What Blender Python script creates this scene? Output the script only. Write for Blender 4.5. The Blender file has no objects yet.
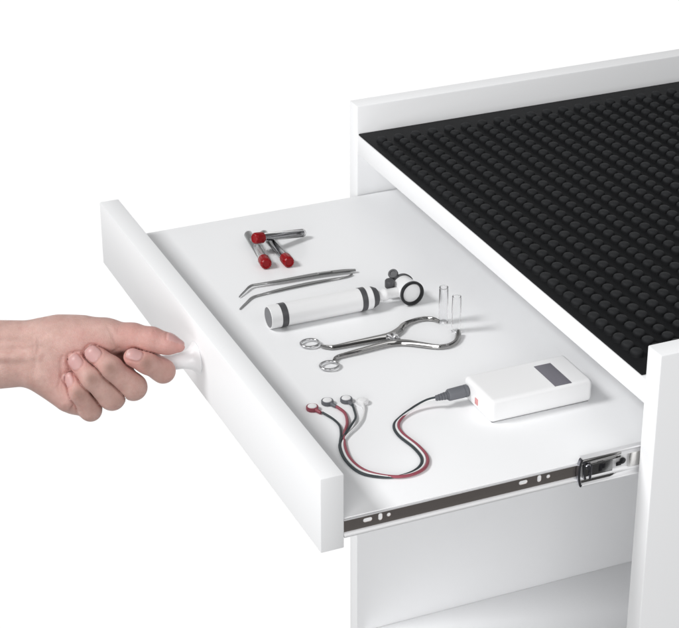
import bpy, bmesh, math, random
import numpy as np
from mathutils import Vector, Matrix, Quaternion

random.seed(4)
MM = 0.001
scene = bpy.context.scene
COL = scene.collection

# ------------------------------------------------------------------ camera
F_PX = 1956.72
R_CAM = Matrix(((0.39450091, 0.91888899, -0.00347364),
                (0.41642304, -0.18214754, -0.89073797),
                (-0.81912202, 0.34995043, -0.45450391)))
CAM_POS = Vector((1371.352, -602.293, 599.574))          # millimetres
cam_d = bpy.data.cameras.new('camera')
cam = bpy.data.objects.new('camera', cam_d)
COL.objects.link(cam)
rot = Matrix((R_CAM[0], -R_CAM[1], -R_CAM[2])).transposed()
cam.matrix_world = Matrix.Translation(CAM_POS * MM) @ rot.to_4x4()
cam_d.sensor_fit = 'HORIZONTAL'
cam_d.sensor_width = 36.0
cam_d.lens = F_PX / 679.0 * 36.0
cam_d.clip_start = 0.05
cam_d.clip_end = 100
scene.camera = cam

# ------------------------------------------------------------------ studio light
WORLD_BRIGHT, WORLD_SIDE, WORLD_DARK = 1.03, 0.255, 0.42
P_KEY, P_FRONT, P_FILL = 75.0, 68.0, 28.0
world = bpy.data.worlds.new('World')
scene.world = world
world.use_nodes = True
nt = world.node_tree
bg = nt.nodes['Background']
tc = nt.nodes.new('ShaderNodeTexCoord')
nrm = nt.nodes.new('ShaderNodeVectorMath'); nrm.operation = 'NORMALIZE'
def lobe(axis, lo, hi, a, b):
    d = nt.nodes.new('ShaderNodeVectorMath'); d.operation = 'DOT_PRODUCT'
    d.inputs[1].default_value = Vector(axis).normalized()
    r = nt.nodes.new('ShaderNodeMapRange'); r.interpolation_type = 'SMOOTHSTEP'
    for k, v in (('From Min', lo), ('From Max', hi), ('To Min', a), ('To Max', b)): r.inputs[k].default_value = v
    nt.links.new(nrm.outputs[0], d.inputs[0]); nt.links.new(d.outputs['Value'], r.inputs['Value'])
    return r.outputs[0]


nt.links.new(tc.outputs['Generated'], nrm.inputs[0])
white_side = lobe((-0.82, 0.35, -0.45), 0.35, 0.85, WORLD_SIDE, WORLD_BRIGHT)      # seamless white cove behind and below the cabinet
dark_side = lobe((0.80, 0.25, -0.50), 0.45, 0.92, 1.0, WORLD_DARK)                  # added dark lobe, gives the metal dark reflections
mul = nt.nodes.new('ShaderNodeMath'); mul.operation = 'MULTIPLY'
nt.links.new(white_side, mul.inputs[0]); nt.links.new(dark_side, mul.inputs[1])
nt.links.new(mul.outputs[0], bg.inputs['Strength'])
bg.inputs['Color'].default_value = (1, 1, 1, 1)


def area_light(name, loc, target, size, power, color=(1, 1, 1)):
    d = bpy.data.lights.new(name, 'AREA')
    d.shape = 'RECTANGLE'; d.size, d.size_y = size
    d.energy = power; d.color = color
    o = bpy.data.objects.new(name, d); COL.objects.link(o)
    o.location = loc
    o.rotation_euler = (Vector(target) - Vector(loc)).to_track_quat('-Z', 'Y').to_euler()
    return o


SUBJ = Vector((0.22, 0.0, -0.1))
for nm_, dr_, dist_, size_, pw_ in (
        ('key_softbox', (-0.12, -0.69, 0.72), 3.6, (0.95, 0.8), P_KEY),
        ('added_front_light', (0.76, -0.62, 0.17), 3.6, (2.2, 1.6), P_FRONT),  # added low lamp, brightens the cabinet interior
        ('added_fill_light', (0.78, 0.20, 0.58), 4.2, (2.4, 2.0), P_FILL)):  # added lamp, lifts near-side faces and whitens tool bevels
    area_light(nm_, SUBJ + Vector(dr_).normalized() * dist_, SUBJ, size_, pw_)

scene.view_settings.view_transform = 'Standard'
scene.view_settings.look = 'None'
scene.view_settings.exposure = 0.0
scene.view_settings.gamma = 1.0
scene.render.film_transparent = False
scene.cycles.max_bounces = 12
scene.cycles.transmission_bounces = 10
scene.cycles.use_denoising = True


# ------------------------------------------------------------------ materials
def mat(name, color, rough=0.5, metal=0.0, spec=0.5, trans=0.0, ior=1.45, coat=0.0,
        var=0.0, var_scale=60, bump=0.0, bump_scale=400, stretch=None, rough_var=0.0):
    m = bpy.data.materials.new(name); m.use_nodes = True
    n = m.node_tree.nodes; l = m.node_tree.links
    p = n['Principled BSDF']
    p.inputs['Base Color'].default_value = (*color, 1)
    p.inputs['Roughness'].default_value = rough
    p.inputs['Metallic'].default_value = metal
    p.inputs['Specular IOR Level'].default_value = spec
    p.inputs['Transmission Weight'].default_value = trans
    p.inputs['IOR'].default_value = ior
    p.inputs['Coat Weight'].default_value = coat
    if var or bump or rough_var:
        t = n.new('ShaderNodeTexCoord')
        src = t.outputs['Object']
        if stretch:
            mp = n.new('ShaderNodeMapping'); mp.inputs['Scale'].default_value = stretch
            l.new(src, mp.inputs['Vector']); src = mp.outputs[0]
        if var:
            no = n.new('ShaderNodeTexNoise'); no.inputs['Scale'].default_value = var_scale
            no.inputs['Detail'].default_value = 4
            l.new(src, no.inputs['Vector'])
            mx = n.new('ShaderNodeMix'); mx.data_type = 'RGBA'
            mx.inputs[6].default_value = (*[c * (1 - var) for c in color], 1)
            mx.inputs[7].default_value = (*[min(1, c * (1 + var)) for c in color], 1)
            l.new(no.outputs['Fac'], mx.inputs[0])
            l.new(mx.outputs[2], p.inputs['Base Color'])
        if rough_var:
            no = n.new('ShaderNodeTexNoise'); no.inputs['Scale'].default_value = var_scale * 1.7
            l.new(src, no.inputs['Vector'])
            mr_ = n.new('ShaderNodeMapRange')
            mr_.inputs['To Min'].default_value = rough - rough_var
            mr_.inputs['To Max'].default_value = rough + rough_var
            l.new(no.outputs['Fac'], mr_.inputs['Value']); l.new(mr_.outputs[0], p.inputs['Roughness'])
        if bump:
            no = n.new('ShaderNodeTexNoise'); no.inputs['Scale'].default_value = bump_scale
            no.inputs['Detail'].default_value = 3
            l.new(src, no.inputs['Vector'])
            b = n.new('ShaderNodeBump'); b.inputs['Strength'].default_value = bump
            b.inputs['Distance'].default_value = 0.0004
            l.new(no.outputs['Fac'], b.inputs['Height'])
            l.new(b.outputs[0], p.inputs['Normal'])
    return m


M = {
    'laminate': mat('white_laminate', (0.915, 0.92, 0.93), 0.42, spec=0.35, var=0.012, var_scale=9, bump=0.05, bump_scale=900),
    'knob': mat('white_lacquer', (0.84, 0.84, 0.85), 0.3, spec=0.4, rough_var=0.05, var_scale=40),
    'steel_band': mat('zinc_steel', (0.62, 0.56, 0.53), 0.34, 1.0, var=0.06, var_scale=60, stretch=(60, 1, 60), rough_var=0.05),
    'steel_light': mat('bright_steel', (0.86, 0.85, 0.83), 0.25, 1.0, rough_var=0.05, var_scale=80),
    'housing': mat('satin_white_zinc', (0.84, 0.84, 0.85), 0.42, 0.55, rough_var=0.04, var_scale=80),
    'chrome': mat('chrome', (0.80, 0.80, 0.82), 0.09, 1.0, rough_var=0.03, var_scale=80),
    'core_steel': mat('polished_core', (0.26, 0.26, 0.27), 0.10, 1.0),
    'ring_steel': mat('polished_ring_steel', (0.62, 0.62, 0.63), 0.2, 1.0),
    'dark_chrome': mat('dark_chrome', (0.30, 0.30, 0.33), 0.16, 1.0, rough_var=0.04, var_scale=80),
    'tool': mat('satin_tool_steel', (0.32, 0.32, 0.32), 0.22, 1.0, var=0.05, var_scale=90, rough_var=0.04),
    'tool_bright': mat('polished_tool_steel', (0.34, 0.335, 0.33), 0.10, 1.0, var=0.05, var_scale=90, rough_var=0.03),
    'glass': mat('clear_glass', (1, 1, 1), 0.02, trans=1.0, ior=1.46),
    'plastic_clear': mat('clear_plastic', (0.97, 0.97, 0.975), 0.05, trans=1.0, ior=1.3),
    'plastic_faint': mat('thin_clear_plastic', (0.99, 0.99, 0.99), 0.06, trans=1.0, ior=1.14),
    'red_cap': mat('red_cap_plastic', (0.27, 0.0025, 0.006), 0.3, spec=0.35, var=0.2, var_scale=300, bump=0.3, bump_scale=600),
    'white_plastic': mat('white_plastic', (0.86, 0.86, 0.865), 0.35, spec=0.4, bump=0.06, bump_scale=900),
    'grey_band': mat('dark_grey_plastic', (0.075, 0.075, 0.08), 0.42, var=0.1, var_scale=200),
    'grey_disc': mat('grey_plastic', (0.19, 0.19, 0.2), 0.45, var=0.08, var_scale=200),
    'connector': mat('grey_connector_rubber', (0.135, 0.14, 0.155), 0.5, var=0.08, var_scale=300),
    'screen': mat('grey_display', (0.16, 0.155, 0.18), 0.5, spec=0.4, var=0.08, var_scale=900),
    'wire_dark': mat('dark_wire', (0.035, 0.045, 0.05), 0.42, var=0.1, var_scale=200),
    'wire_red': mat('red_wire', (0.30, 0.065, 0.09), 0.42, var=0.1, var_scale=200),
    'wire_white': mat('white_wire', (0.82, 0.82, 0.82), 0.4),
    'pink_mark': mat('faded_red_mark', (0.66, 0.30, 0.30), 0.5, var=0.15, var_scale=500),
    'black_plastic': mat('black_plastic', (0.012, 0.012, 0.014), 0.35),
}




def rubber_material():
    m = bpy.data.materials.new('studded_rubber'); m.use_nodes = True
    n, l = m.node_tree.nodes, m.node_tree.links
    p = n['Principled BSDF']
    t = n.new('ShaderNodeTexCoord'); sx = n.new('ShaderNodeSeparateXYZ'); l.new(t.outputs['Object'], sx.inputs[0])
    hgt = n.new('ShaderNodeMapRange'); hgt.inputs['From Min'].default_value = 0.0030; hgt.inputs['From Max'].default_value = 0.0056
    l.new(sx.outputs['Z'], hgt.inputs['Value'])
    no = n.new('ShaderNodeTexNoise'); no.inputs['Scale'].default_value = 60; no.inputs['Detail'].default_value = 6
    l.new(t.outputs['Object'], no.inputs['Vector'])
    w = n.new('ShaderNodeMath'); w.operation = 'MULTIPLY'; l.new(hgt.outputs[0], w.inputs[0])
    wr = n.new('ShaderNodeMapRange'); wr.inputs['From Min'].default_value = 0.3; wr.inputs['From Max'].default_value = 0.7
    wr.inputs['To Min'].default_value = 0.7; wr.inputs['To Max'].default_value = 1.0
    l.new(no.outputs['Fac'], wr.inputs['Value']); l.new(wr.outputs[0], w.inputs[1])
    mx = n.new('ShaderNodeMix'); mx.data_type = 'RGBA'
    mx.inputs[6].default_value = (0.0105, 0.011, 0.012, 1); mx.inputs[7].default_value = (0.025, 0.026, 0.028, 1)  # shade between studs painted into the lower rubber, tops lighter
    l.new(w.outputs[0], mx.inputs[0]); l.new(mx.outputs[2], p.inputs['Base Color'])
    p.inputs['Roughness'].default_value = 0.62
    p.inputs['Specular IOR Level'].default_value = 0.12
    f = n.new('ShaderNodeTexNoise'); f.inputs['Scale'].default_value = 1500; l.new(t.outputs['Object'], f.inputs['Vector'])
    b = n.new('ShaderNodeBump'); b.inputs['Strength'].default_value = 0.3; b.inputs['Distance'].default_value = 0.0004
    l.new(f.outputs['Fac'], b.inputs['Height']); l.new(b.outputs[0], p.inputs['Normal'])
    return m


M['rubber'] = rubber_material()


# ------------------------------------------------------------------ mesh helpers (millimetres in, metres out)
class MB:
    def __init__(self):
        self.bm = bmesh.new()

    def merge(self, other, mtx=None):
        me = bpy.data.meshes.new('tmp'); other.to_mesh(me); other.free()
        if mtx is not None: me.transform(mtx)
        self.bm.from_mesh(me); bpy.data.meshes.remove(me)
        return self

    def box(self, lo, hi, bev=1.0, seg=2, mtx=None):
        b = bmesh.new()
        bmesh.ops.create_cube(b, size=1.0)
        for v in b.verts:
            v.co = Vector([lo[i] if v.co[i] < 0 else hi[i] for i in range(3)])
        if bev > 0:
            bmesh.ops.bevel(b, geom=b.edges[:], offset=bev, segments=seg, profile=0.5, affect='EDGES')
        return self.merge(b, mtx)

    def lathe(self, prof, seg=48, mtx=None, cap=True):
        """prof: list of (radius, height) about local +Z."""
        b = bmesh.new(); rings = []
        for r, z in prof:
            if r < 1e-6:
                rings.append([b.verts.new((0, 0, z))])
            else:
                rings.append([b.verts.new((r * math.cos(2 * math.pi * i / seg), r * math.sin(2 * math.pi * i / seg), z)) for i in range(seg)])
        for A, B in zip(rings, rings[1:]):
            for i in range(seg):
                j = (i + 1) % seg
                if len(A) == 1 and len(B) == 1: continue
                if len(A) == 1: b.faces.new((A[0], B[j], B[i]))
                elif len(B) == 1: b.faces.new((A[i], A[j], B[0]))
                else: b.faces.new((A[i], A[j], B[j], B[i]))
        if cap:
            for rg, flip in ((rings[0], True), (rings[-1], False)):
                if len(rg) > 1: b.faces.new(rg[::-1] if flip else rg)
        bmesh.ops.recalc_face_normals(b, faces=b.faces[:])
        return self.merge(b, mtx)

    def sweep(self, pts, section, up=(0, 0, 1), closed=False, scales=None, caps=True):
        """section: list of (side, up) points; pts: 3-D path; scales: (side, up) factors at each point."""
        b = bmesh.new(); P = [Vector(p) for p in pts]; n = len(P); rings = []
        up = Vector(up)
        for i, p in enumerate(P):
            if closed: t = P[(i + 1) % n] - P[i - 1]
            else: t = P[min(i + 1, n - 1)] - P[max(i - 1, 0)]
            t.normalize()
            s = t.cross(up).normalized(); u = s.cross(t).normalized()
            ks, ku = scales[i] if scales else (1, 1)
            rings.append([b.verts.new(p + s * a * ks + u * c * ku) for a, c in section])
        m = len(section)
        rng = range(n) if closed else range(n - 1)
        for i in rng:
            A, B = rings[i], rings[(i + 1) % n]
            for k in range(m):
                b.faces.new((A[k], A[(k + 1) % m], B[(k + 1) % m], B[k]))
        if caps and not closed:
            b.faces.new(rings[0][::-1]); b.faces.new(rings[-1])
        bmesh.ops.recalc_face_normals(b, faces=b.faces[:])
        return self.merge(b)

    def tube(self, pts, r, seg=12, closed=False, up=(0, 0, 1), radii=None):
        sec = [(r * math.cos(2 * math.pi * i / seg), r * math.sin(2 * math.pi * i / seg)) for i in range(seg)]
        sc = [(q / r, q / r) for q in radii] if radii else None
        return self.sweep(pts, sec, up, closed, sc)

    def plate_with_holes(self, outline, holes, thick, mtx=None):
        """Flat plate in local XY with holes, extruded along local +Z."""
        b = bmesh.new()
        edges = []
        for loop in [outline] + holes:
            vs = [b.verts.new((x, y, 0)) for x, y in loop]
            edges += [b.edges.new((vs[i], vs[(i + 1) % len(vs)])) for i in range(len(vs))]
        bmesh.ops.triangle_fill(b, use_beauty=True, use_dissolve=False, edges=edges)
        r = bmesh.ops.extrude_face_region(b, geom=b.faces[:])
        for v in [g for g in r['geom'] if isinstance(g, bmesh.types.BMVert)]:
            v.co.z += thick
        bmesh.ops.recalc_face_normals(b, faces=b.faces[:])
        return self.merge(b, mtx)

    def build(self, name, material, parent=None, smooth=True, angle=32, origin=None):
        """origin: thing-space point (mm) that the mesh's coordinates are relative to."""
        me = bpy.data.meshes.new(name)
        o_ = Vector(origin) if origin is not None else Vector((0, 0, 0))
        me_ = self.bm
        for v in me_.verts: v.co = (v.co - o_) * MM
        me_.to_mesh(me); me_.free()
        for m in (material if isinstance(material, (list, tuple)) else [material]): me.materials.append(m)
        o = bpy.data.objects.new(name, me); COL.objects.link(o)
        if smooth:
            me.shade_smooth()
            try:
                me.set_sharp_from_angle(angle=math.radians(angle))
            except AttributeError:
                pass
        if parent is not None: o.parent = parent
        o.location = o_ * MM if parent is not None else o_ * MM
        return o


def thing(name, label, cat, loc=(0, 0, 0), rot=(0, 0, 0), group=None):
    o = bpy.data.objects.new(name, None); COL.objects.link(o)
    o.empty_display_size = 0.01
    o.location = Vector(loc) * MM; o.rotation_euler = rot
    return tag(o, label, cat, group)


def tag(o, label, cat, group=None):
    o['label'] = label; o['category'] = cat
    if group: o['group'] = group
    return o


def axis_mtx(p, d):
    """Matrix placing local +Z along d at p."""
    return Matrix.Translation(Vector(p)) @ Vector((0, 0, 1)).rotation_difference(Vector(d).normalized()).to_matrix().to_4x4()


def smooth_path(pts, n=8, closed=False):
    """Catmull-Rom through pts."""
    P = [Vector(p) for p in pts]; out = []
    N = len(P)
    rng = range(N) if closed else range(N - 1)
    for i in rng:
        if closed: a, b, c, d = P[i - 1], P[i], P[(i + 1) % N], P[(i + 2) % N]
        else: a, b, c, d = P[max(i - 1, 0)], P[i], P[i + 1], P[min(i + 2, N - 1)]
        for k in range(n):
            t = k / n
            out.append(0.5 * ((2 * b) + (c - a) * t + (2 * a - 5 * b + 4 * c - d) * t * t + (3 * b - a - 3 * c + d) * t ** 3))
    if not closed: out.append(P[-1])
    return out


def interp(vals, n=8):
    out = []
    for a, b in zip(vals, vals[1:]):
        for k in range(n):
            t = k / n; t = t * t * (3 - 2 * t)
            out.append(tuple(x + (y - x) * t for x, y in zip(a, b)))
    out.append(tuple(vals[-1]))
    return out


# ------------------------------------------------------------------ cabinet
W = 452.6            # clear width between the side panels
TP = 16.0            # panel thickness
HP = 25.0            # side panels rise above the worktop
TT = 17.0            # worktop thickness
D = 460.0            # depth
ZF = -52.4           # top of the pulled-out flat board
BASE = -760.0
cab = thing('cabinet', 'white laminate grooming cabinet with its extra flat drawer pulled out', 'cabinet', (W / 2, D / 2, BASE))
C0 = Vector((W / 2, D / 2, BASE))


def cpart(mb, name, m, parent=None, off=C0, **k):
    """Build a cabinet part given in scene millimetres."""
    for v in mb.bm.verts: v.co -= off
    return mb.build(name, m, parent or cab, **k)


cpart(MB().box((-TP, 0, BASE), (0, D, HP), 0.9), 'side_panel', M['laminate'])
cpart(MB().box((W, 0, BASE), (W + TP, D, HP), 0.9), 'side_panel', M['laminate'])
cpart(MB().box((0.02, 0.3, -TT), (W - 0.02, D - 6.1, 0), 0.7), 'worktop', M['laminate'])
cpart(MB().box((0.02, 6, -516), (W - 0.02, D - 6.1, -500), 0.7), 'shelf', M['laminate'])
cpart(MB().box((0.02, 6, BASE + 40), (W - 0.02, D - 6.1, BASE + 56), 0.7), 'bottom_panel', M['laminate'])
cpart(MB().box((0.02, D - 6, BASE + 2), (W - 0.02, D, HP - 2), 0.5), 'back_panel', M['laminate'])

# drawer: flat board with front panel, knob and runner
YF = -221.9
drawer = cpart(MB().box((3.9, YF + 15.6, ZF - 13.0), (W - 4.2, 150, ZF), 0.5), 'drawer', M['laminate'])
dpart = lambda mb, name, m, **k: cpart(mb, name, m, drawer, **k)
dpart(MB().box((1.9, YF, -72.6), (W - 1.95, YF + 15.56, -19.7), 0.8), 'front_panel', M['laminate'])
knob_prof = [(0, 0), (11.6, 0), (12.0, 0.5), (11.6, 1.1), (9.6, 2.6), (7.6, 5.0), (6.2, 8.5), (5.5, 12.5), (5.3, 17), (5.8, 21),
             (6.6, 25), (7.2, 28.5), (7.0, 31.5), (5.6, 33.6), (3.2, 34.6), (0, 35)]
KNOB = Vector((227, YF - 0.02, -47.5))
dpart(MB().lathe(knob_prof, 56, axis_mtx(KNOB, (0, -1, 0))), 'knob', M['knob'], angle=60)


def slot(cx, cy, w, h, n=8):
    r = min(w, h) / 2; pts = []
    ox, oy = w / 2 - r, h / 2 - r
    for qx, qy, a0 in ((1, 1, 0), (-1, 1, 90), (-1, -1, 180), (1, -1, 270)):
        for k in range(n + 1):
            a = math.radians(a0 + 90 * k / n)
            pts.append((cx + qx * ox + r * math.cos(a), cy + qy * oy + r * math.sin(a)))
    out = [pts[0]]
    for p in pts[1:]:
        if abs(p[0] - out[-1][0]) + abs(p[1] - out[-1][1]) > 1e-4: out.append(p)
    if abs(out[0][0] - out[-1][0]) + abs(out[0][1] - out[-1][1]) < 1e-4: out.pop()
    return out


# runner fixed to the board's near edge: a plate with three screw slots at each end between rolled lips
XB = W - 4.2
plate_m = Matrix(((0, 0, 1, XB + 0.05), (1, 0, 0, 0), (0, 1, 0, 0), (0, 0, 0, 1)))   # local x -> y, local y -> z, local z -> x
y0, y1 = YF + 15.7, 60.0
zt, zb = ZF - 0.6, ZF - 13.2
holes = []
HY = ((-190.0, -181.5, -175.8), (-82.5, -71.0, -64.5))
for a, b_, c in HY:
    zc = -57.4
    holes += [slot(a, zc, 6.2, 2.9), slot(b_, zc, 2.9, 5.0), slot(c, zc, 2.7, 2.7)]
rail = MB().plate_with_holes([(y0, zb + 3.1), (y1, zb + 3.1), (y1, zt - 1.0), (y0, zt - 1.0)], holes, 0.5, plate_m)
rail = dpart(rail, 'slide_rail', M['steel_band'], smooth=False)
lip = MB()
# lower rolled lip, sloping outwards so that it catches the light, and the upper one
lip.sweep([(XB, y0, 0), (XB, y1, 0)], [(0.06, zb + 3.4), (0.5, zb + 3.2), (2.3, zb + 1.2), (2.5, zb + 0.5), (2.1, zb), (0.06, zb), (0.06, zb + 0.4), (1.7, zb + 0.6)])
lip.sweep([(XB, y0, 0), (XB, y1, 0)], [(0.06, zt - 1.3), (0.5, zt - 1.2), (1.9, zt - 0.5), (1.7, zt), (0.06, zt), (0.06, zt - 0.4)])
dpart(lip, 'slide_lip', M['housing'], angle=50)

# telescopic middle member standing out of the carcase: open C channel, inner web, end clip and latch
XO = W - 3.4
zc = -58.9
yo0, yo1 = -42.0, 120.0
hs = MB()
prof = [(0.0, -7.4), (-0.5, -7.4), (-0.9, -8.6), (-2.4, -9.2), (-2.9, -9.9), (-2.5, -10.8), (1.0, -10.8), (1.4, -10.2),
        (1.4, 10.2), (1.0, 10.8), (-2.5, 10.8), (-2.9, 10.0), (-2.4, 9.4), (-0.9, 8.6), (-0.5, 7.2), (0.0, 7.2)]
hs.sweep([(XO, yo0, zc), (XO, yo1, zc)], [(-a, b) for a, b in prof])
housing = cpart(hs, 'slide_housing', M['housing'], angle=50)
ins = MB()
ins.sweep([(XO, yo0 + 1.0, zc), (XO, yo0 + 26, zc), (XO, yo0 + 30, zc)], [(0.3, 3.4), (1.6, 6.6), (1.9, 7.6), (1.4, 8.4), (0.3, 8.6), (-0.3, 3.4)], scales=[(1, 1), (1, 1), (0.35, 0.96)])
ins.sweep([(XO, yo0 + 1.0, zc), (XO, yo0 + 22, zc), (XO, yo0 + 27, zc)], [(-0.3, -8.8), (1.2, -8.6), (2.2, -7.8), (1.7, -6.4), (0.8, -5.2), (-0.3, -5.2)], scales=[(1, 1), (1, 1), (0.35, 0.96)])
cpart(ins, 'channel_lip', M['tool_bright'], housing, angle=50)
web = MB()
web.box((XO + 0.2, yo0 + 2, zc - 5.0), (XO + 0.9, yo0 + 24, zc + 3.2), 0.2)
cpart(web, 'web_plate', M['tool'], housing)
clip = MB()
bow = [(XO + 1.6, yo0 + 0.6 - 2.4 * math.cos(t), zc + 10.0 * math.sin(t)) for t in [math.radians(a) for a in range(-86, 87, 12)]]
clip.sweep(bow, [(-0.8, -1.3), (0.8, -1.3), (0.8, 1.3), (-0.8, 1.3)], up=(1, 0, 0))
clip.sweep([(XO + 2.0, yo0 + 2.4, zc + 7.5), (XO + 2.3, yo0 + 1.6, zc + 4), (XO + 2.4, yo0 + 1.9, zc - 1), (XO + 2.2, yo0 + 3.2, zc - 5.5)], [(-0.7, -0.5), (0.7, -0.5), (0.7, 0.5), (-0.7, 0.5)], up=(1, 0, 0))
clip.box((XO + 0.6, yo0 + 6.2, zc - 7.6), (XO + 1.9, yo0 + 8.2, zc + 3.6), 0.4)
clip.lathe([(0, 0), (1.9, 0), (1.9, 0.9), (1.4, 1.3), (0, 1.3)], 20, axis_mtx((XO + 1.2, yo0 + 5.0, zc + 3.2), (1, 0, 0)))
cpart(clip, 'end_clip', M['dark_chrome'], housing)
scr = MB()
scr.lathe([(0, 0), (2.3, 0), (2.3, 0.5), (1.5, 0.9), (0, 0.9)], 20, axis_mtx((XO + 1.2, yo0 + 30.8, zc + 1.2), (1, 0, 0)))
scr.box((XO + 0.8, yo0 + 26.2, zc - 2.0), (XO + 1.6, yo0 + 30.2, zc + 0.8), 0.5)
cpart(scr, 'retainer', M['black_plastic'], housing)
tab = MB()
tab.box((XO + 0.6, yo0 + 13.8, zc - 3.0), (XO + 1.3, yo0 + 16.4, zc + 2.4), 0.2)
tab.box((XO + 0.6, yo0 + 16.2, zc - 1.2), (XO + 1.5, yo0 + 18.4, zc + 2.0), 0.2)
cpart(tab, 'stop_tab', M['black_plastic'], housing)
groove_ = MB()
groove_.box((XO + 1.1, yo0 + 35.8, zc - 4.6), (XO + 1.62, yo0 + 44, zc + 5.6), 0.2)
cpart(groove_, 'slide_stop', M['steel_light'], housing)

# ------------------------------------------------------------------ studded mat on the worktop
mx0, mx1, my0, my1 = 0.8, W - 6.0, 0.9, D - 12
mt = MB()
mt.box((mx0, my0, 0.04), (mx1, my1, 1.5), 0.5, 2)
stud = [(4.5, 1.3), (4.3, 1.8), (4.2, 3.6), (4.0, 4.5), (3.5, 5.2), (2.6, 5.7), (1.4, 5.95), (0, 6.0)]
SEG = 18
verts, faces = [], []
nx = 37; ny = int((my1 - 18) / 15.2)
for j in range(ny):
    for i in range(nx):
        cx, cy = 25.4 + 11.06 * i - 0.10 * 0, 10.8 + 15.2 * j
        if cx > mx1 - 8: continue
        base = len(verts)
        for r, z in stud[:-1]:
            for k in range(SEG):
                a = 2 * math.pi * k / SEG
                verts.append((cx + r * 1.10 * math.cos(a), cy + r * math.sin(a), z))
        verts.append((cx, cy, stud[-1][1]))
        for q in range(len(stud) - 2):
            for k in range(SEG):
                k2 = (k + 1) % SEG
                faces.append((base + q * SEG + k, base + q * SEG + k2, base + (q + 1) * SEG + k2, base + (q + 1) * SEG + k))
        q = len(stud) - 2
        for k in range(SEG):
            faces.append((base + q * SEG + k, base + q * SEG + (k + 1) % SEG, len(verts) - 1))
tmp = bpy.data.meshes.new('tmp'); tmp.from_pydata(verts, [], faces); mt.bm.from_mesh(tmp); bpy.data.meshes.remove(tmp)
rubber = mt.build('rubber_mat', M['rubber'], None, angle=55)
tag(rubber, 'black rubber mat covered in rows of round studs on the worktop', 'mat')


# ------------------------------------------------------------------ tools lying on the board
def rot_to(dx, dy, dz=0.0):
    return Vector((1, 0, 0)).rotation_difference(Vector((dx, dy, dz)).normalized()).to_euler()


# three capped tubes: modelled along local +X, base point under the glass end
def make_tube():
    t = thing('test_tube', 'tube', 'test tube', group='red capped tubes on the drawer board')
    r = 3.4
    X = Matrix.Rotation(math.radians(90), 4, 'Y')
    up = Matrix.Translation((0, 0, r))
    g = MB().lathe([(0, 0), (1.7, 0.2), (2.8, 1.1), (r, 2.7), (r, 59), (r - 0.5, 59), (r - 0.5, 2.9), (2.3, 1.7), (1.3, 0.95), (0, 0.8)], 36, up @ X, cap=False)
    g.build('glass_body', M['glass'], t, angle=60)
    return t


def tube_core(t, x0, x1, m):
    r = 3.4
    X = Matrix.Rotation(math.radians(90), 4, 'Y'); up = Matrix.Translation((0, 0, r))
    c = MB().lathe([(0, x0), (1.4, x0 + 0.25), (2.75, x0 + 1.7), (2.8, x1), (0, x1)], 32, up @ X, cap=False)
    return c.build('filling', m, t, angle=50)


def tube_cap(t):
    r = 3.4
    X = Matrix.Rotation(math.radians(90), 4, 'Y'); up = Matrix.Translation((0, 0, r))
    b = bmesh.new(); prof = [(3.5, 51.2), (4.1, 51.3), (4.3, 52.0), (4.3, 58.9), (4.05, 60.9), (3.4, 61.7), (2.9, 61.5), (2.6, 60.9), (0, 60.8)]
    n = 56; rings = []
    for q, (rr, z) in enumerate(prof):
        if rr == 0: rings.append([b.verts.new((0, 0, z))]); continue
        rings.append([b.verts.new(((rr + (0.22 if (k % 4) < 2 and 1 <= q <= 4 else 0)) * math.cos(2 * math.pi * k / n),
                                   (rr + (0.22 if (k % 4) < 2 and 1 <= q <= 4 else 0)) * math.sin(2 * math.pi * k / n), z)) for k in range(n)])
    for A, B in zip(rings, rings[1:]):
        for k in range(n):
            if len(B) == 1: b.faces.new((A[k], A[(k + 1) % n], B[0]))
            else: b.faces.new((A[k], A[(k + 1) % n], B[(k + 1) % n], B[k]))
    bmesh.ops.recalc_face_normals(b, faces=b.faces[:])
    mb = MB(); mb.merge(b, up @ X)
    return mb.build('cap', M['red_cap'], t, angle=40)


def place_tube(t, a, b, label):
    a, b = Vector(a), Vector(b)
    t.location = a * MM; t.rotation_euler = rot_to(*(b - a)); t['label'] = label


tb = make_tube(); tube_cap(tb)
tubes = [tb]
for _ in range(2):
    c = tb.copy(); COL.objects.link(c)
    for ch in list(tb.children):
        d = ch.copy(); COL.objects.link(d); d.parent = c
    tubes.append(c)
tube_core(tubes[0], 1.2, 20, M['dark_chrome'])
tube_core(tubes[1], 1.2, 50, M['dark_chrome'])
tube_core(tubes[2], 1.2, 50, M['core_steel'])
Zt = ZF + 0.06
place_tube(tubes[0], (44, -114.2, Zt), (106, -122.0, Zt + 0.9), 'red capped tube with mostly clear glass lying nearest the drawer front')
place_tube(tubes[1], (47.8, -102.8, Zt), (109.5, -104.8, Zt + 0.9), 'red capped tube with dark glass lying under the crossing tube')
tubes[2].scale = (0.82, 1, 1)
place_tube(tubes[2], (63.5, -73.5, Zt + 1.0), (76.5, -121, Zt + 10.4), 'red capped tube lying crosswise on top of the two others')

# angled tweezers
tw = thing('tweezers', 'thin grey steel tweezers with two bent pointed arms', 'tweezers', (140, -110, ZF))
T0 = Vector((140, -110, ZF))
flat = [(-1, -0.5), (-0.8, -0.62), (0.8, -0.62), (1, -0.5), (1, 0.1), (0.72, 0.62), (-0.72, 0.62), (-1, 0.1)]


def bar(path, widths, n=8, section=flat, T=None, m=None, name='arm', par=None):
    P = smooth_path([Vector(p) - T for p in path], n)
    mb = MB().sweep(P, section, scales=interp(widths, n))
    return mb.build(name, m, par, angle=35)


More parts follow.
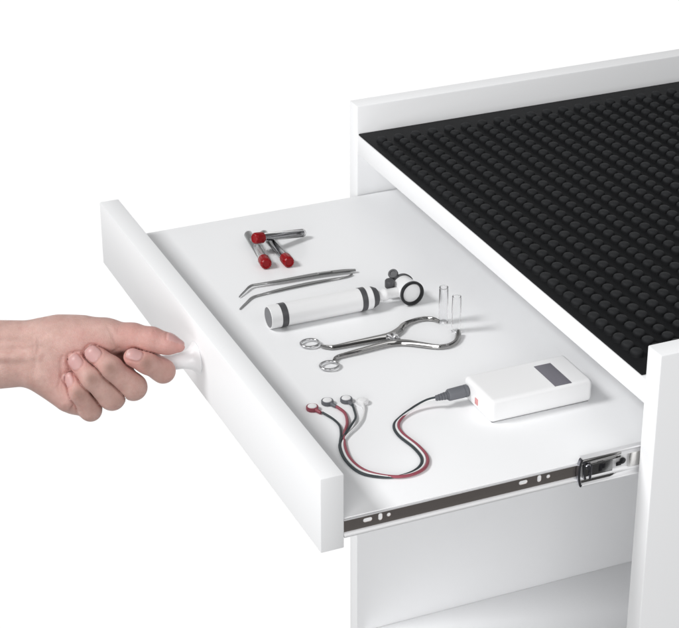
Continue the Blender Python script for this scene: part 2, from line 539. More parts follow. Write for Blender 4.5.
zf = ZF + 2.3
bar([(142.8, -158.6, zf - 1.2), (137.4, -152.4, zf - .5), (131.2, -145.0, zf), (130.9, -138, zf), (132.0, -120, zf), (132.3, -100, zf), (133.0, -86.5, zf), (135.0, -72, zf), (137.4, -61.6, zf)],
    [(0.35, .8), (0.6, 1), (1.1, 1.0), (1.2, 1.0), (2.0, 1.0), (2.5, 1.0), (2.7, 1.0), (2.5, 1.0), (1.4, .9)], T=T0, m=M['tool'], par=tw)
zf = ZF + 0.75
bar([(161.0, -165.0, zf), (154.5, -158.2, zf), (147.0, -149.8, zf), (145.2, -142, zf), (143.2, -124.1, zf), (142.2, -105, zf), (142.2, -93.5, zf), (142.6, -82, zf), (143.0, -70.6, zf + .1), (141.0, -66, zf + .5)],
    [(0.35, .8), (0.6, 1), (1.1, 1.0), (1.2, 1.0), (2.1, 1.0), (2.4, 1.0), (2.1, 1.0), (1.5, 1.0), (0.8, .9), (.7, .9)], T=T0, m=M['tool'], par=tw)

# otoscope
OT = Vector((197, -110, ZF))
ot = thing('otoscope', 'white otoscope with a cylindrical handle, dark bands and black ringed head', 'otoscope', OT)
AX = Vector((0, 1, 0)); RH = 8.6
oc = Vector((196.5, -110, ZF + RH + 0.05)) - OT


def otl(prof, name, m, parent=ot, at=oc, ang=40, seg=56, axis=(0, 1, 0)):
    return MB().lathe(prof, seg, axis_mtx(at, axis), cap=False).build(name, m, parent, angle=ang)


handle = otl([(0, 1.2 - 46), (7.6, 1.2 - 46), (7.6, -46.2), (8.3, -46.3), (RH, -46), (RH, 34.0), (8.2, 34.4), (7.8, 34.4)], 'handle', M['white_plastic'], at=oc + Vector((0, 0, 0)))
otl([(0, -45.9), (7.5, -45.9), (7.5, -46.05), (0, -46.05)], 'end_disc', M['grey_disc'], handle)
otl([(RH - .3, -38), (RH + .22, -38), (RH + .25, -37.7), (RH + .25, -33.6), (RH + .22, -33.3), (RH - .3, -33.3)], 'band', M['grey_band'], handle)
otl([(RH - .3, 25.0), (RH + .22, 25.0), (RH + .25, 25.3), (RH + .25, 29.0), (RH + .22, 29.3), (RH - .3, 29.3)], 'band', M['grey_band'], handle)
otl([(7.9, 34.4), (8.1, 34.5), (8.0, 36.0), (6.6, 38.9), (5.2, 39.9), (3.2, 40.1), (0, 40.1)], 'collar', M['grey_band'], handle)
neck = otl([(0, 40.0), (3.8, 40.0), (3.9, 43.5), (4.6, 44.5), (4.6, 47), (3.9, 48), (3.9, 58), (0, 58)], 'neck', M['white_plastic'], ot)
HC = Vector((204.5, -45.4, ZF + 9.6)) - OT
hd = Vector((1, 0.02, 0.06)).normalized()
head = otl([(0, -19.5), (6.5, -19.5), (7.9, -18.8), (8.3, -17), (8.3, -3), (8.6, -1.5), (8.6, 0), (7.6, 0), (7.2, -1.6), (0, -1.8)], 'head', M['white_plastic'], ot, HC, axis=hd)
otl([(8.4, -1.9), (9.0, -1.9), (9.35, -1.2), (9.35, 0.6), (8.9, 1.1), (7.9, 1.1), (7.4, 0.6), (7.2, -1.5)], 'lens_ring', M['black_plastic'], head, HC, axis=hd)
otl([(8.1, -18.4), (9.2, -18.2), (9.3, -16.2), (8.1, -15.8)], 'rear_ring', M['grey_band'], head, HC, axis=hd)
kb = MB().lathe([(0, 0), (3.3, 0), (3.5, 0.4), (3.5, 5.2), (3.1, 5.8), (0, 5.9)], 28, axis_mtx(Vector((189.5, -57.0, ZF + 10.6)) - OT, (0.1, -0.05, 1)), cap=False)
kb.lathe([(0, 0), (3.5, 0), (3.8, 0.5), (3.8, 2.0), (3.4, 2.5), (2.4, 2.5), (2.2, 1.9), (0, 1.9)], 28, axis_mtx(Vector((184.0, -51.2, ZF + 17.0)) - OT, (0.45, -0.5, 0.75)), cap=False)
kb.build('focus_knob', M['grey_band'], ot, angle=40)
st = MB().lathe([(2.2, -7), (2.2, 0.2)], 20, axis_mtx(Vector((189.8, -57.0, ZF + 10.7)) - OT, (0.1, -0.05, 1)))
st.build('knob_stem', M['white_plastic'], ot, angle=40)


# two clear specula standing upright
def make_speculum():
    t = thing('ear_speculum', 's', 'speculum', group='clear tips standing beside the retractor')
    p = [(0.001, 0.0), (3.4, 0.0), (3.5, 0.4), (3.15, 27.6), (2.95, 28.0), (2.5, 28.0), (2.55, 27.6), (2.8, 1.6), (0.001, 1.4)]
    MB().lathe(p, 36, None, cap=False).build('clear_barrel', M['plastic_clear'], t, angle=40)
    rm = MB().lathe([(2.45, 27.95), (3.2, 27.7), (3.3, 28.1), (3.2, 28.5), (2.6, 28.5), (2.4, 28.3)], 36, None, cap=False)
    rm.bm.faces.ensure_lookup_table()
    rm.build('rim', M['plastic_clear'], t, angle=40)
    return t


s1 = make_speculum(); s1.location = Vector((238.5, -36.5, ZF + 0.05)) * MM
s1['label'] = 'clear upright tip standing at the end of the upper retractor jaw'
s2 = s1.copy(); COL.objects.link(s2)
for ch in list(s1.children):
    d = ch.copy(); COL.objects.link(d); d.parent = s2
for ch in s2.children:
    ch.data = ch.data.copy(); ch.data.materials.clear(); ch.data.materials.append(M['plastic_faint'])
s2.location = Vector((255.5, -34.5, ZF + 0.05)) * MM
s2['label'] = 'faint clear upright tip standing over the end of the lower retractor jaw'

# ring handled retractor with rounded open jaws
RT = Vector((250, -90, ZF))
rt = thing('retractor', 'steel ring handled retractor with wide rounded open jaws', 'retractor', RT)
sq = [(-1, -0.6), (-0.55, -1), (0.55, -1), (1, -0.6), (1, 0.0), (0.5, 1), (-0.5, 1), (-1, 0.0)]
zr = ZF + 1.9
a1 = bar([(240.3, -133.5, zr), (243.6, -130.2, zr), (245.9, -125, zr), (246.4, -110, zr + .4), (246.6, -93, zr + .6), (246.2, -82.8, zr + .6), (241.5, -73.5, zr + .5), (235.5, -67, zr + .3), (232.0, -58.5, zr), (231.3, -49.8, zr), (234.2, -43, zr), (239.6, -40.3, zr)],
         [(1.0, 1.2), (1.2, 1.4), (1.5, 1.6), (1.9, 1.7), (2.3, 1.8), (2.9, 1.9), (2.8, 1.9), (2.1, 1.8), (1.5, 1.7), (1.3, 1.7), (1.2, 1.6), (0.9, 1.3)], section=sq, T=RT, m=M['tool_bright'], par=rt)
a2 = bar([(264.0, -133.8, zr), (260.8, -130.6, zr), (259.6, -125, zr), (258.6, -110, zr + .4), (257.0, -93, zr + .6), (257.2, -85, zr + .6), (260.6, -76.4, zr + .5), (267.5, -67.8, zr + .3), (274.2, -59, zr), (276.2, -51, zr), (272.6, -43.2, zr), (266, -38, zr + .6), (261.5, -35.5, zr + 1.6)],
         [(1.0, 1.2), (1.2, 1.4), (1.5, 1.6), (1.9, 1.7), (2.3, 1.8), (2.6, 1.9), (2.4, 1.9), (1.9, 1.8), (1.6, 1.7), (1.5, 1.7), (1.7, 1.7), (2.2, 1.6), (1.6, 1.4)], section=sq, T=RT, m=M['tool_bright'], par=rt)
for (cx, cy), arm in (((233.3, -139.0), a1), ((269.2, -139.2), a2)):
    ring = [Vector((cx + 5.9 * math.cos(t), cy + 6.6 * math.sin(t), zr)) - RT for t in [2 * math.pi * k / 72 for k in range(72)]]
    MB().tube(ring, 0.95, 18, closed=True).build('finger_ring', M['ring_steel'], arm, angle=60)
pv = MB().box(Vector((247.5, -86.0, zr + 0.9)) - RT, Vector((257.0, -83.2, zr + 3.0)) - RT, 0.5)
pv.lathe([(0, 0), (2.2, 0), (2.2, 1.2), (1.7, 1.7), (0, 1.8)], 24, axis_mtx(Vector((252.0, -80.6, zr + 1.4)) - RT, (0, 0, 1)), cap=False)
pv.lathe([(0, 0), (1.1, 0), (1.1, 10), (0, 10)], 14, axis_mtx(Vector((246.5, -80.5, zr + 1.6)) - RT, (1, 0.05, 0)), cap=False)
pv.build('hinge', M['chrome'], rt, angle=40)

# ------------------------------------------------------------------ monitor box
BX = Vector((363.5, -34, ZF))
bx = thing('monitor_device', 'white rounded plastic monitor box with a grey screen and faded red mark', 'medical device', BX)
bd = MB().box(Vector((343.5, -72.5, ZF + 0.4)) - BX, Vector((384, 4.2, ZF + 17.2)) - BX, 3.2, 5)
body = bd.build('body', M['white_plastic'], bx, angle=40)
scm = [(352.2, -24.0), (382.4, -23.4), (382.6, -11.6), (352.2, -11.0)]
sb = MB().box(Vector((352.2, -24.0, ZF + 16.9)) - BX, Vector((382.0, -11.2, ZF + 17.45)) - BX, 0.2)
sb.build('screen', M['screen'], bx)
rd = MB().box(Vector((361.4, -73.0, ZF + 4.6)) - BX, Vector((365.4, -72.3, ZF + 9.2)) - BX, 0.3)
rd.build('red_mark', M['pink_mark'], bx)
ft = MB().box(Vector((345.5, -70.5, ZF + 0.03)) - BX, Vector((382, 2.2, ZF + 0.6)) - BX, 0.2)
ft.build('base_plate', M['grey_disc'], bx)

# ------------------------------------------------------------------ four-wire sensor cable
CB = Vector((380, -140, ZF))
cb = thing('sensor_cable', 'thin red, dark and white sensor cable curving out of the box', 'cable', CB)
pa = Vector((350.0, -73.2, ZF + 8.6)); pdir = Vector((0.0, -1, -0.03)).normalized()
plug = MB().lathe([(0, -1.5), (3.6, -1.5), (3.6, -0.2), (4.35, 0), (4.35, 1.8), (4.0, 2.0), (4.0, 2.5), (4.3, 2.8), (4.1, 13.5), (3.6, 14.2), (0, 14.2)], 32, axis_mtx(pa - CB, pdir), cap=False)
plug.build('plug', M['connector'], cb, angle=40)
sr = []
for k in range(5):
    r = 2.9 - 0.22 * k; z = 14.0 + 1.9 * k
    sr += [(r, z), (r, z + 1.15), (r - 0.55, z + 1.2), (r - 0.55, z + 1.9)]
MB().lathe([(0, 14)] + sr + [(0, 23.5)], 24, axis_mtx(pa - CB, pdir), cap=False).build('strain_relief', M['connector'], cb, angle=40)
zc_ = ZF + 1.1
trunk = [(350.0, -94.0, ZF + 7.8), (347.5, -102.0, ZF + 6.0), (348.5, -112.0, ZF + 3.4), (354.4, -123.4, ZF + 1.8), (361.5, -130.3, zc_), (373.4, -132.6, zc_), (391.7, -130.2, zc_),
         (406.6, -131.2, zc_), (416.8, -138.2, zc_), (420.8, -150.0, zc_), (417.6, -162.4, zc_), (406.4, -173.6, zc_), (389.5, -176.6, zc_), (371.5, -173.0, zc_)]


def wire(offs, tail, r, m, electrode=None):
    P = [Vector(p) for p in trunk]; Q = []
    for i, p in enumerate(P):
        t = (P[min(i + 1, len(P) - 1)] - P[max(i - 1, 0)]); t.z = 0; t.normalize()
        s = Vector((-t.y, t.x, 0))
        a = i / (len(P) - 1) * (len(offs) - 1); k = min(int(a), len(offs) - 2); f = a - k
        o, h = [offs[k][q] + (offs[k + 1][q] - offs[k][q]) * f for q in range(2)]
        Q.append(p + s * o + Vector((0, 0, h)))
    Q += [Vector(p) for p in tail]
    pp = smooth_path([q - CB for q in Q], 8)
    return MB().tube(pp, r, 10).build('lead', m, cb, angle=60)


def snap(x, y, m, parent, d):
    d = Vector((d[0], d[1], 0)).normalized()
    b = MB().lathe([(0, 0.1), (3.9, 0.1), (4.2, 0.5), (4.2, 2.3), (4.0, 2.8), (3.5, 3.0), (3.2, 2.7), (0, 2.7)], 32, axis_mtx(Vector((x, y, ZF)) - CB, (0, 0, 1)), cap=False)
    c = Vector((x, y, ZF + 1.5)) - CB
    b.tube([c + d * 3.6, c + d * 5.2, c + d * 7.2, c + d * 8.8], 1.5, 12, radii=[1.4, 1.4, 1.3, 1.0])
    s = b.build('snap_electrode', m, parent, angle=40)
    return s


def snap_top(x, y, par_lead, m=None):
    t = MB().lathe([(0, 2.6), (3.25, 2.6), (3.25, 2.85), (2.9, 3.3), (1.5, 3.6), (0, 3.7)], 32, axis_mtx(Vector((x, y, ZF)) - CB, (0, 0, 1)), cap=False)
    return t.build('snap_cap', m or M['white_plastic'], par_lead, angle=40)


Z1 = ZF + 1.2
w1 = wire([(.2, .8), (.2, .6), (-1.9, 0), (-1.9, 0), (-1.9, 0), (1.9, 0), (1.9, 0)], [(357.5, -168.5, Z1), (347, -165.0, Z1), (337, -165.5, Z1), (327.5, -169.0, ZF + 1.8)], 0.8, M['wire_dark'])
w2 = wire([(-.5, -.3), (-.5, -.3), (1.5, 0), (1.9, .1), (1.6, .4), (-1.6, .3), (-1.2, 0)], [(358.5, -166.5, Z1), (346, -159.0, Z1 + .4), (333, -155.2, Z1), (324.0, -157.2, ZF + 1.8)], 1.05, M['wire_red'])
w3 = wire([(0, .4), (0, .3), (-2.3, 0), (-2.3, 0), (-2.3, 0), (2.4, 0), (2.4, 0)], [(360, -167.2, Z1 + .3), (350, -157.5, Z1 + .8), (341.5, -151.0, Z1 + .2), (331, -147.6, Z1), (326, -146.8, ZF + 1.8)], 0.8, M['wire_dark'])
w4 = wire([(.5, -.2), (.4, 0), (-.3, .3), (0, .3), (0, .3), (.2, .3), (.3, .3)], [(361.5, -166.0, Z1), (353, -155.5, Z1 + .2), (345, -147.8, Z1), (336, -142.4, Z1), (331.5, -140.5, ZF + 1.8)], 0.8, M['wire_white'])
for (x, y), m, lead, d in (((318.6, -172.6), M['wire_red'], w1, (9, 3)), ((315.2, -160.2), M['connector'], w2, (8.5, 3)),
                           ((317.6, -147.4), M['connector'], w3, (8.5, 1)), ((324.2, -138.4), M['white_plastic'], w4, (7, -2.5))):
    snap(x, y, m, lead, d); snap_top(x, y, lead)

# ------------------------------------------------------------------ person: left hand pinching the knob
D0 = 1352.0
U0, V0 = 100.0, 357.0


def cam_pt(u, v, d):
    return Vector(((u - 339.5) / F_PX * d, (v - 314.0) / F_PX * d, d))


org_c = cam_pt(U0, V0, D0)


def H(u, v, z):
    """photo direction + millimetres towards the viewer -> hand frame (x right, y up, z to viewer), mm"""
    p = cam_pt(u, v, D0 - z) - org_c
    return np.array([p.x, -p.y, -p.z], dtype=np.float32)


def smin(a, b, k):
    h = np.maximum(k - np.abs(a - b), 0) / k
    return np.minimum(a, b) - h * h * k * 0.25


def cap(P, a, b, ra, rb):
    ba = b - a; pa_ = P - a
    t = np.clip((pa_ @ ba) / (ba @ ba), 0, 1)
    return np.linalg.norm(pa_ - t[:, None] * ba, axis=1) - (ra + t * (rb - ra))


def ell(P, c, r, A=None):
    q = P - c
    if A is not None: q = q @ A.T
    q = q / np.array(r, dtype=np.float32)
    n = np.linalg.norm(q, axis=1)
    return (n - 1) * min(r)


def chain(P, pts, k):
    d = None
    for (a, ra), (b, rb) in zip(pts, pts[1:]):
        e = cap(P, a, b, ra, rb)
        d = e if d is None else smin(d, e, k)
    return d


# joints (photo column, row, depth towards viewer) and radii in mm
FING = {
    'index': dict(mcp=(H(126, 346, -14), 9.0), pip=(H(163, 371, 3), 8.1), dip=(H(147, 363, 12), 7.3), tip=(H(133.0, 357.5, 14), 6.6)),
    'middle': dict(mcp=(H(106, 362, -15), 9.5), pip=(H(133.5, 387, 8), 9.0), dip=(H(111, 368, 17), 8.0), tip=(H(94.5, 354.5, 14), 7.0)),
    'ring': dict(mcp=(H(88, 382, -13), 9.0), pip=(H(112, 397, 8), 8.9), dip=(H(92.5, 379, 17), 7.7), tip=(H(77.5, 362.0, 14), 6.5)),
    'pinky': dict(mcp=(H(74, 399, -9), 8.2), pip=(H(90.5, 410.0, 5), 7.4), dip=(H(79.5, 393, 14), 6.6), tip=(H(72.0, 378.5, 11), 5.4)),
}
WR = H(38, 352, 0)
GROOVES = []


def groove(pts, depth, width):
    GROOVES.append(([H(*p) for p in pts], depth, width))


# wrist and palm lines, finger joint creases
groove([(38, 350, 17), (35.5, 360, 18), (34.5, 372, 17), (35, 382, 12), (36, 389, 6)], 0.42, 1.7)
groove([(39, 322, 12), (38, 334, 17), (38.5, 349, 17)], 0.25, 1.2)
groove([(34, 324, 12), (33, 338, 17), (33.5, 352, 17)], 0.25, 0.9)
groove([(28, 340, 18), (27, 358, 19), (29, 380, 14)], 0.2, 0.9)
groove([(0, 351, 16), (18, 350.5, 17), (34, 347, 17)], 0.3, 1.3)
groove([(42, 345, 17), (52, 349, 17), (62, 355, 15), (67, 358, 13)], 0.45, 1.1)
groove([(74, 400, 10), (72, 408, 9), (70, 417, 3)], 1.1, 1.2)
groove([(64, 376, 14), (62, 388, 13), (66, 400, 12)], 0.3, 1.2)
for k in range(5):
    groove([(98 + 3 * k, 320 + .8 * k, 13), (103 + 3 * k, 328 + k, 16), (106.5 + 2.6 * k, 337 + 1.4 * k, 15)], 0.22 + 0.05 * (k % 2), 0.75)
for k in range(4):
    groove([(1 + 8 * k, 330, 16), (0.5 + 8 * k, 345, 18), (2 + 8 * k, 372, 17)], 0.10, 0.8)
groove([(62, 372, 14), (58, 388, 14), (66, 408, 10)], 0.35, 1.2)
groove([(66, 348, 14), (61, 362, 15), (62, 376, 14)], 0.5, 1.4)
groove([(106, 322, 14), (112, 334, 15), (117, 348, 11)], 0.55, 1.5)
groove([(121, 344, 10), (118, 349, 10), (113, 351, 10)], 0.6, 1.3)
groove([(149, 331, 14), (151, 340, 17), (150, 349, 14)], 0.25, 1.0)
groove([(153.5, 331, 14), (155, 340, 17), (154, 349, 14)], 0.2, 0.9)
groove([(99, 322, 16), (104, 331, 17)], 0.3, 1.0)
for nm, w in (('index', 7.5), ('middle', 8), ('ring', 7.7), ('pinky', 6.6)):
    f = FING[nm]; c = f['dip'][0]; ax_ = f['tip'][0] - f['pip'][0]; ax_ = ax_ / np.linalg.norm(ax_)
    side = np.cross(ax_, np.array([0, 0, 1.])); side /= np.linalg.norm(side)
    up_ = np.cross(side, ax_)
    for o, dp in ((-1.6, 0.16), (0.0, 0.22), (1.6, 0.14)):
        GROOVES.append(([c + ax_ * o + side * w * math.sin(t) + up_ * w * math.cos(t) for t in (-0.9, -0.45, 0, 0.45, 0.9)], dp, 0.7))
THUMB = [(H(60, 338, -2), 15.0), (H(106, 337, 2), 12.2), (H(133, 337, 5), 8.8), (H(152, 340.3, 8), 8.3), (H(168, 344.0, 9), 6.6), (H(179.0, 346.2, 9.5), 4.2)]


def sdf(P):
    # forearm (two bones side by side) and wrist
    d = smin(cap(P, H(-260, 350, -14), H(36, 343, -2), 23, 15.6), cap(P, H(-260, 379, -14), H(35, 362.5, -1), 24.5, 15.8), 12)
    palm = chain(P, [(WR + np.array([0, 6, -2]), 15), (FING['index']['mcp'][0], 10.5)], 8)
    for nm, r in (('middle', 10.5), ('ring', 10.0), ('pinky', 9.0)):
        palm = smin(palm, cap(P, WR + np.array([0, {'middle': 0, 'ring': -6, 'pinky': -11}[nm], -2]), FING[nm]['mcp'][0], 14.5, r), 9)
    hyp = cap(P, H(48, 374, 3), H(69, 397, 3), 12.2, 10.3)
    palm = smin(palm, hyp, 10)
    palm = smin(palm, ell(P, H(76, 352, 3), (26, 17, 10)), 9)
    d = smin(d, palm, 4)
    for nm in FING:
        f = FING[nm]
        d = smin(d, cap(P, f['mcp'][0], f['pip'][0], f['mcp'][1], f['pip'][1] * 0.95), 5)
    th = chain(P, THUMB, 5)
    th = smin(th, ell(P, H(78, 341, 3), (24, 14.0, 13)), 7)
    x = P[:, 0]
    kk = 1.2 + 9.0 * np.clip((H(118, 0, 0)[0] - x) / 22.0, 0, 1)
    d = smin(d, th, kk)
    for nm in FING:
        f = FING[nm]
        e = smin(cap(P, f['pip'][0], f['dip'][0], f['pip'][1], f['dip'][1]), cap(P, f['dip'][0], f['tip'][0], f['dip'][1] * 0.98, f['tip'][1]), 3)
        pip_d = np.linalg.norm(P - f['pip'][0], axis=1)
        k2 = 0.7 + 3.0 * np.clip(1 - pip_d / 14, 0, 1)
        own = smin(e, cap(P, f['mcp'][0], f['pip'][0], f['mcp'][1], f['pip'][1] * 0.95), 3.5)
        d = smin(d, own, 0.8)
    segs = {nm: smin(cap(P, FING[nm]['pip'][0], FING[nm]['dip'][0], FING[nm]['pip'][1], FING[nm]['dip'][1]),
                     cap(P, FING[nm]['dip'][0], FING[nm]['tip'][0], FING[nm]['dip'][1], FING[nm]['tip'][1]), 3) for nm in FING}
    for a, b in (('index', 'middle'), ('middle', 'ring'), ('ring', 'pinky')):
        ea, eb = segs[a], segs[b]
        d = d + 1.7 * np.exp(-((ea - eb) / 0.75) ** 2) * np.clip(1.5 - np.maximum(ea, eb) / 2.0, 0, 1)
    for nm in FING:                                  # fold where a finger pad rests on the palm or thumb
        o = np.minimum(palm, th); e_ = segs[nm]
        d = d + 1.2 * np.exp(-((e_ - o) / 0.75) ** 2) * np.clip(1.5 - np.maximum(e_, o) / 2.0, 0, 1)
    # tendons and folds
    for a, b in ((H(-60, 345, 14.5), H(34, 344, 14)), (H(-60, 357, 16), H(36, 356, 15))):
        d = smin(d, cap(P, a, b, 2.3, 1.9), 5)
    for pts, dep, w in GROOVES:
        g = None
        for a, b in zip(pts, pts[1:]):
            e = cap(P, np.array(a, dtype=np.float32), np.array(b, dtype=np.float32), 0, 0)
            g = e if g is None else np.minimum(g, e)
        d = d + dep * np.exp(-(g / w) ** 2)
    return d


def surface_nets(vol, h, o):
    inside = vol < 0
    nx_, ny_, nz_ = vol.shape
    corners = [(i, j, k) for i in (0, 1) for j in (0, 1) for k in (0, 1)]
    cnt = np.zeros((nx_ - 1, ny_ - 1, nz_ - 1), np.int8)
    sl = lambda c: tuple(slice(c[q], (vol.shape[q] - 1) + c[q]) for q in range(3))
    for c in corners: cnt += inside[sl(c)]
    act = (cnt > 0) & (cnt < 8)
    idx = np.argwhere(act)
    cv = [vol[idx[:, 0] + c[0], idx[:, 1] + c[1], idx[:, 2] + c[2]] for c in corners]
    acc = np.zeros((len(idx), 3)); n = np.zeros(len(idx))
    for a in range(8):
        for b in range(a + 1, 8):
            ca, cb_ = np.array(corners[a]), np.array(corners[b])
            if np.abs(ca - cb_).sum() != 1: continue
            m = (cv[a] < 0) != (cv[b] < 0)
            t = np.where(m, cv[a] / np.where(m, cv[a] - cv[b], 1), 0)
            acc += m[:, None] * (ca + t[:, None] * (cb_ - ca)); n += m
    V = (idx + acc / n[:, None]) * h + o
    ids = np.full(act.shape, -1, np.int32); ids[act] = np.arange(len(idx))
    F = []
    for ax_ in range(3):
        b, c = (ax_ + 1) % 3, (ax_ + 2) % 3
        s0 = [slice(1, n_ - 1) for n_ in vol.shape]; s1_ = list(s0)
        s0[ax_] = slice(0, vol.shape[ax_] - 1); s1_[ax_] = slice(1, vol.shape[ax_])
        A, B = inside[tuple(s0)], inside[tuple(s1_)]
        e = np.argwhere(A != B)
        flip = A[e[:, 0], e[:, 1], e[:, 2]]
        off = np.array([1, 1, 1]); off[ax_] = 0
        e = e + off
        q = []
        for db, dc in ((0, 0), (1, 0), (1, 1), (0, 1)):
            r = e.copy(); r[:, b] -= db; r[:, c] -= dc
            q.append(ids[r[:, 0], r[:, 1], r[:, 2]])
        q = np.stack(q, 1)
        q[~flip] = q[~flip][:, ::-1]
        F.append(q)
    return V, np.concatenate(F)


def build_hand():
    h = 0.7; st = 4
    lo = np.array([H(-215, 0, 0)[0], -56.0, -42.0]); hi = np.array([66.0, 40.0, 38.0])
    nc = np.ceil((hi - lo) / (h * st)).astype(int)
    gx = [lo[q] + np.arange(nc[q] + 1) * h * st for q in range(3)]
    G = np.stack(np.meshgrid(*gx, indexing='ij'), -1).reshape(-1, 3).astype(np.float32)
    cd = sdf(G).reshape(nc + 1)
    # cut the arm flat a little inside the far end so that the mesh is closed
    near = np.full(nc, 1e9)
    for i in (0, 1):
        for j in (0, 1):
            for k in (0, 1):
                near = np.minimum(near, np.abs(cd[i:nc[0] + i, j:nc[1] + j, k:nc[2] + k]))
    mask = np.repeat(np.repeat(np.repeat(near < 5.2, st, 0), st, 1), st, 2)
    vol = np.repeat(np.repeat(np.repeat(cd[:-1, :-1, :-1], st, 0), st, 1), st, 2).astype(np.float32)
    I = np.argwhere(mask)
    for s in range(0, len(I), 300000):
        q = I[s:s + 300000]
        vol[q[:, 0], q[:, 1], q[:, 2]] = sdf((q * h + lo).astype(np.float32))
    vol[0] = 1.0
    V, Fc = surface_nets(vol, h, lo)
    V = V.astype(np.float64)
    # outward normals from the field
    e = 0.5; Vf = V.astype(np.float32); N = np.zeros_like(V)
    for q in range(3):
        dlt = np.zeros(3, np.float32); dlt[q] = e
        N[:, q] = sdf(Vf + dlt) - sdf(Vf - dlt)
    N /= np.linalg.norm(N, axis=1)[:, None] + 1e-9
    # nails
    nail = np.zeros(len(V)); tipw = np.zeros(len(V)); rim = np.zeros(len(V)); red = np.zeros(len(V)); knu = np.zeros(len(V))

    def add_nail(c, ax_, up_, L, Wd, rad):
        ax_ = ax_ / np.linalg.norm(ax_); up_ = up_ - ax_ * (up_ @ ax_); up_ /= np.linalg.norm(up_); sd = np.cross(ax_, up_)
        q = V - c; a = q @ ax_; b = q @ sd; u = q @ up_
        ok = (u > rad * 0.15) & (np.linalg.norm(q - a[:, None] * ax_, axis=1) < rad + 1.6) & (np.abs(a) < L * 1.6) & (np.abs(b) < Wd * 1.6)
        rr = (np.abs(a / L) ** 3 + np.abs(b / Wd) ** 3) ** (1 / 3)
        m = np.clip((1.06 - rr) / 0.16, 0, 1) * ok
        g = np.exp(-((rr - 1.12) / 0.10) ** 2) * ok
        nonlocal nail, rim, tipw
        nail = np.maximum(nail, m); rim = np.maximum(rim, g)
        tipw = np.maximum(tipw, m * np.clip((a / L - 0.80) / 0.15, 0, 1))

    f = FING
    fing_nails = (('index', 1.5, 5.2, 4.6, (0.30, 0.55, 1.0)), ('middle', 1.0, 6.0, 5.3, (-0.12, 0.10, 1.0)), ('ring', 1.0, 5.6, 4.8, (-0.25, 0.05, 1.0)), ('pinky', 0.5, 5.0, 3.8, (-0.62, 0.15, 0.8)))
    for nm, fw, L, Wd, up_ in fing_nails:
        t = f[nm]['tip'][0]; ax_ = t - f[nm]['dip'][0]; ax_ = ax_ / np.linalg.norm(ax_)
        add_nail(t + ax_ * (fw - 1.0), ax_, np.array(up_, float), L, Wd, f[nm]['tip'][1])
    ta = THUMB[5][0] - THUMB[3][0]
    add_nail(H(175, 344.5, 13), ta, np.array((0.25, 0.9, -0.25)), 6.5, 5.2, 6.5)
    V = V + N * (0.22 * nail - 0.42 * rim)[:, None]
    for nm in f:
        t = f[nm]['tip'][0]; red = np.maximum(red, np.exp(-(np.linalg.norm(V - t, axis=1) / 11) ** 2))
        for key, wd, amt in (('dip', 4.6, 1.0), ('pip', 8, 0.35)):
            knu = np.maximum(knu, amt * np.exp(-(np.linalg.norm(V - f[nm][key][0] - np.array([0, 0, f[nm][key][1]]), axis=1) / wd) ** 2))
    for c, r in ((THUMB[5][0], 15), (THUMB[4][0], 15), (THUMB[3][0], 15), (THUMB[2][0], 14), (H(100, 350, 12), 12), (H(70, 395, 12), 12), (H(82, 340, 18), 12)):
        red = np.maximum(red, (0.8 if r >= 14 else 0.35) * np.exp(-(np.linalg.norm(V - c, axis=1) / r) ** 2))
    me = bpy.data.meshes.new('person')
    me.from_pydata((V * MM).tolist(), [], Fc.tolist())
    me.update()
    at = me.color_attributes.new('skin_map', 'FLOAT_COLOR', 'POINT')
    arr = np.stack([red, nail, knu, tipw], 1).astype(np.float32)
    at.data.foreach_set('color', arr.ravel())
    me.shade_smooth()
    return me


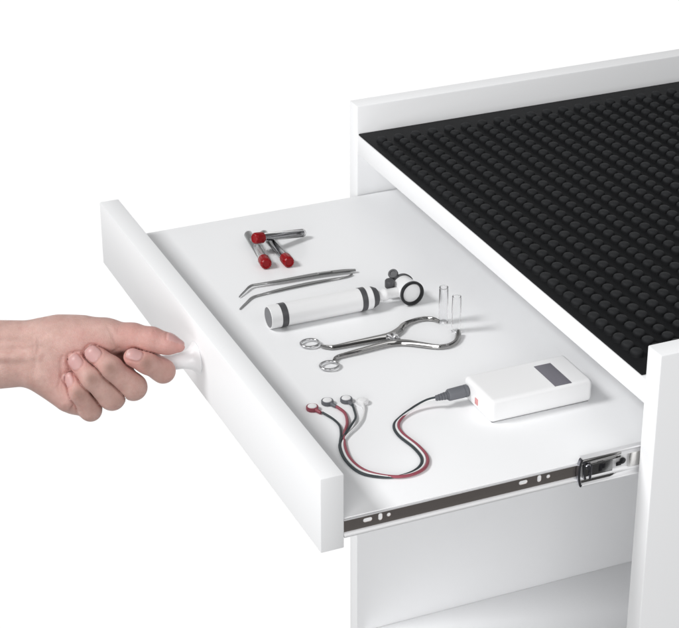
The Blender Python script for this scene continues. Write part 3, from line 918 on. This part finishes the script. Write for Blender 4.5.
def skin_material():
    m = bpy.data.materials.new('skin'); m.use_nodes = True
    n, l = m.node_tree.nodes, m.node_tree.links
    p = n['Principled BSDF']
    at = n.new('ShaderNodeVertexColor'); at.layer_name = 'skin_map'
    sep = n.new('ShaderNodeSeparateColor'); l.new(at.outputs['Color'], sep.inputs[0])
    t = n.new('ShaderNodeTexCoord')

    def noise(sc, det=4, rough=0.6):
        q = n.new('ShaderNodeTexNoise'); q.inputs['Scale'].default_value = sc; q.inputs['Detail'].default_value = det
        q.inputs['Roughness'].default_value = rough
        l.new(t.outputs['Object'], q.inputs['Vector']); return q.outputs['Fac']

    def mix(a, b, fac):
        q = n.new('ShaderNodeMix'); q.data_type = 'RGBA'
        for s, v in ((6, a), (7, b)):
            if isinstance(v, tuple): q.inputs[s].default_value = (*v, 1)
            else: l.new(v, q.inputs[s])
        l.new(fac, q.inputs[0]); return q.outputs[2]

    def remap(x, a, b, c=0, d=1):
        q = n.new('ShaderNodeMapRange'); q.inputs['From Min'].default_value = a; q.inputs['From Max'].default_value = b
        q.inputs['To Min'].default_value = c; q.inputs['To Max'].default_value = d
        l.new(x, q.inputs['Value']); return q.outputs[0]

    c = mix((0.53, 0.33, 0.285), (0.65, 0.43, 0.38), remap(noise(75, 6, 0.65), 0.35, 0.65))
    c = mix(c, (0.52, 0.24, 0.215), remap(noise(140, 3), 0.5, 0.85, 0, 0.45))
    c = mix(c, (0.58, 0.245, 0.225), remap(sep.outputs[0], 0, 1, 0, 0.75))
    c = mix(c, (0.25, 0.135, 0.105), remap(sep.outputs[2], 0, 1, 0, 0.8))
    c = mix(c, (0.56, 0.335, 0.32), sep.outputs[1])
    c = mix(c, (0.80, 0.68, 0.62), remap(at.outputs['Alpha'], 0, 1, 0, 0.7))
    l.new(c, p.inputs['Base Color'])
    l.new(remap(sep.outputs[1], 0, 1, 0.5, 0.38), p.inputs['Roughness'])
    p.inputs['Subsurface Weight'].default_value = 0.2
    p.inputs['Subsurface Radius'].default_value = (1.0, 0.35, 0.2)
    p.inputs['Subsurface Scale'].default_value = 0.003
    p.inputs['Specular IOR Level'].default_value = 0.4
    v = n.new('ShaderNodeTexVoronoi'); v.inputs['Scale'].default_value = 900; v.feature = 'DISTANCE_TO_EDGE'
    l.new(t.outputs['Object'], v.inputs['Vector'])
    ad = n.new('ShaderNodeMath'); ad.operation = 'MULTIPLY_ADD'
    l.new(noise(420, 4), ad.inputs[0]); ad.inputs[1].default_value = 1.0
    l.new(remap(v.outputs['Distance'], 0, 0.12, 0, 0.5), ad.inputs[2])
    b = n.new('ShaderNodeBump'); b.inputs['Distance'].default_value = 0.00035
    l.new(remap(sep.outputs[1], 0, 1, 0.55, 0.04), b.inputs['Strength'])
    l.new(ad.outputs[0], b.inputs['Height'])
    l.new(b.outputs[0], p.inputs['Normal'])
    return m


hm = build_hand()
hm.materials.append(skin_material())
person = bpy.data.objects.new('person', hm); COL.objects.link(person)
worg = CAM_POS + R_CAM.transposed() @ org_c
person.matrix_world = Matrix.Translation(worg * MM) @ rot.to_4x4()
tag(person, 'bare left hand and forearm pinching the white drawer knob with curled fingers', 'person')
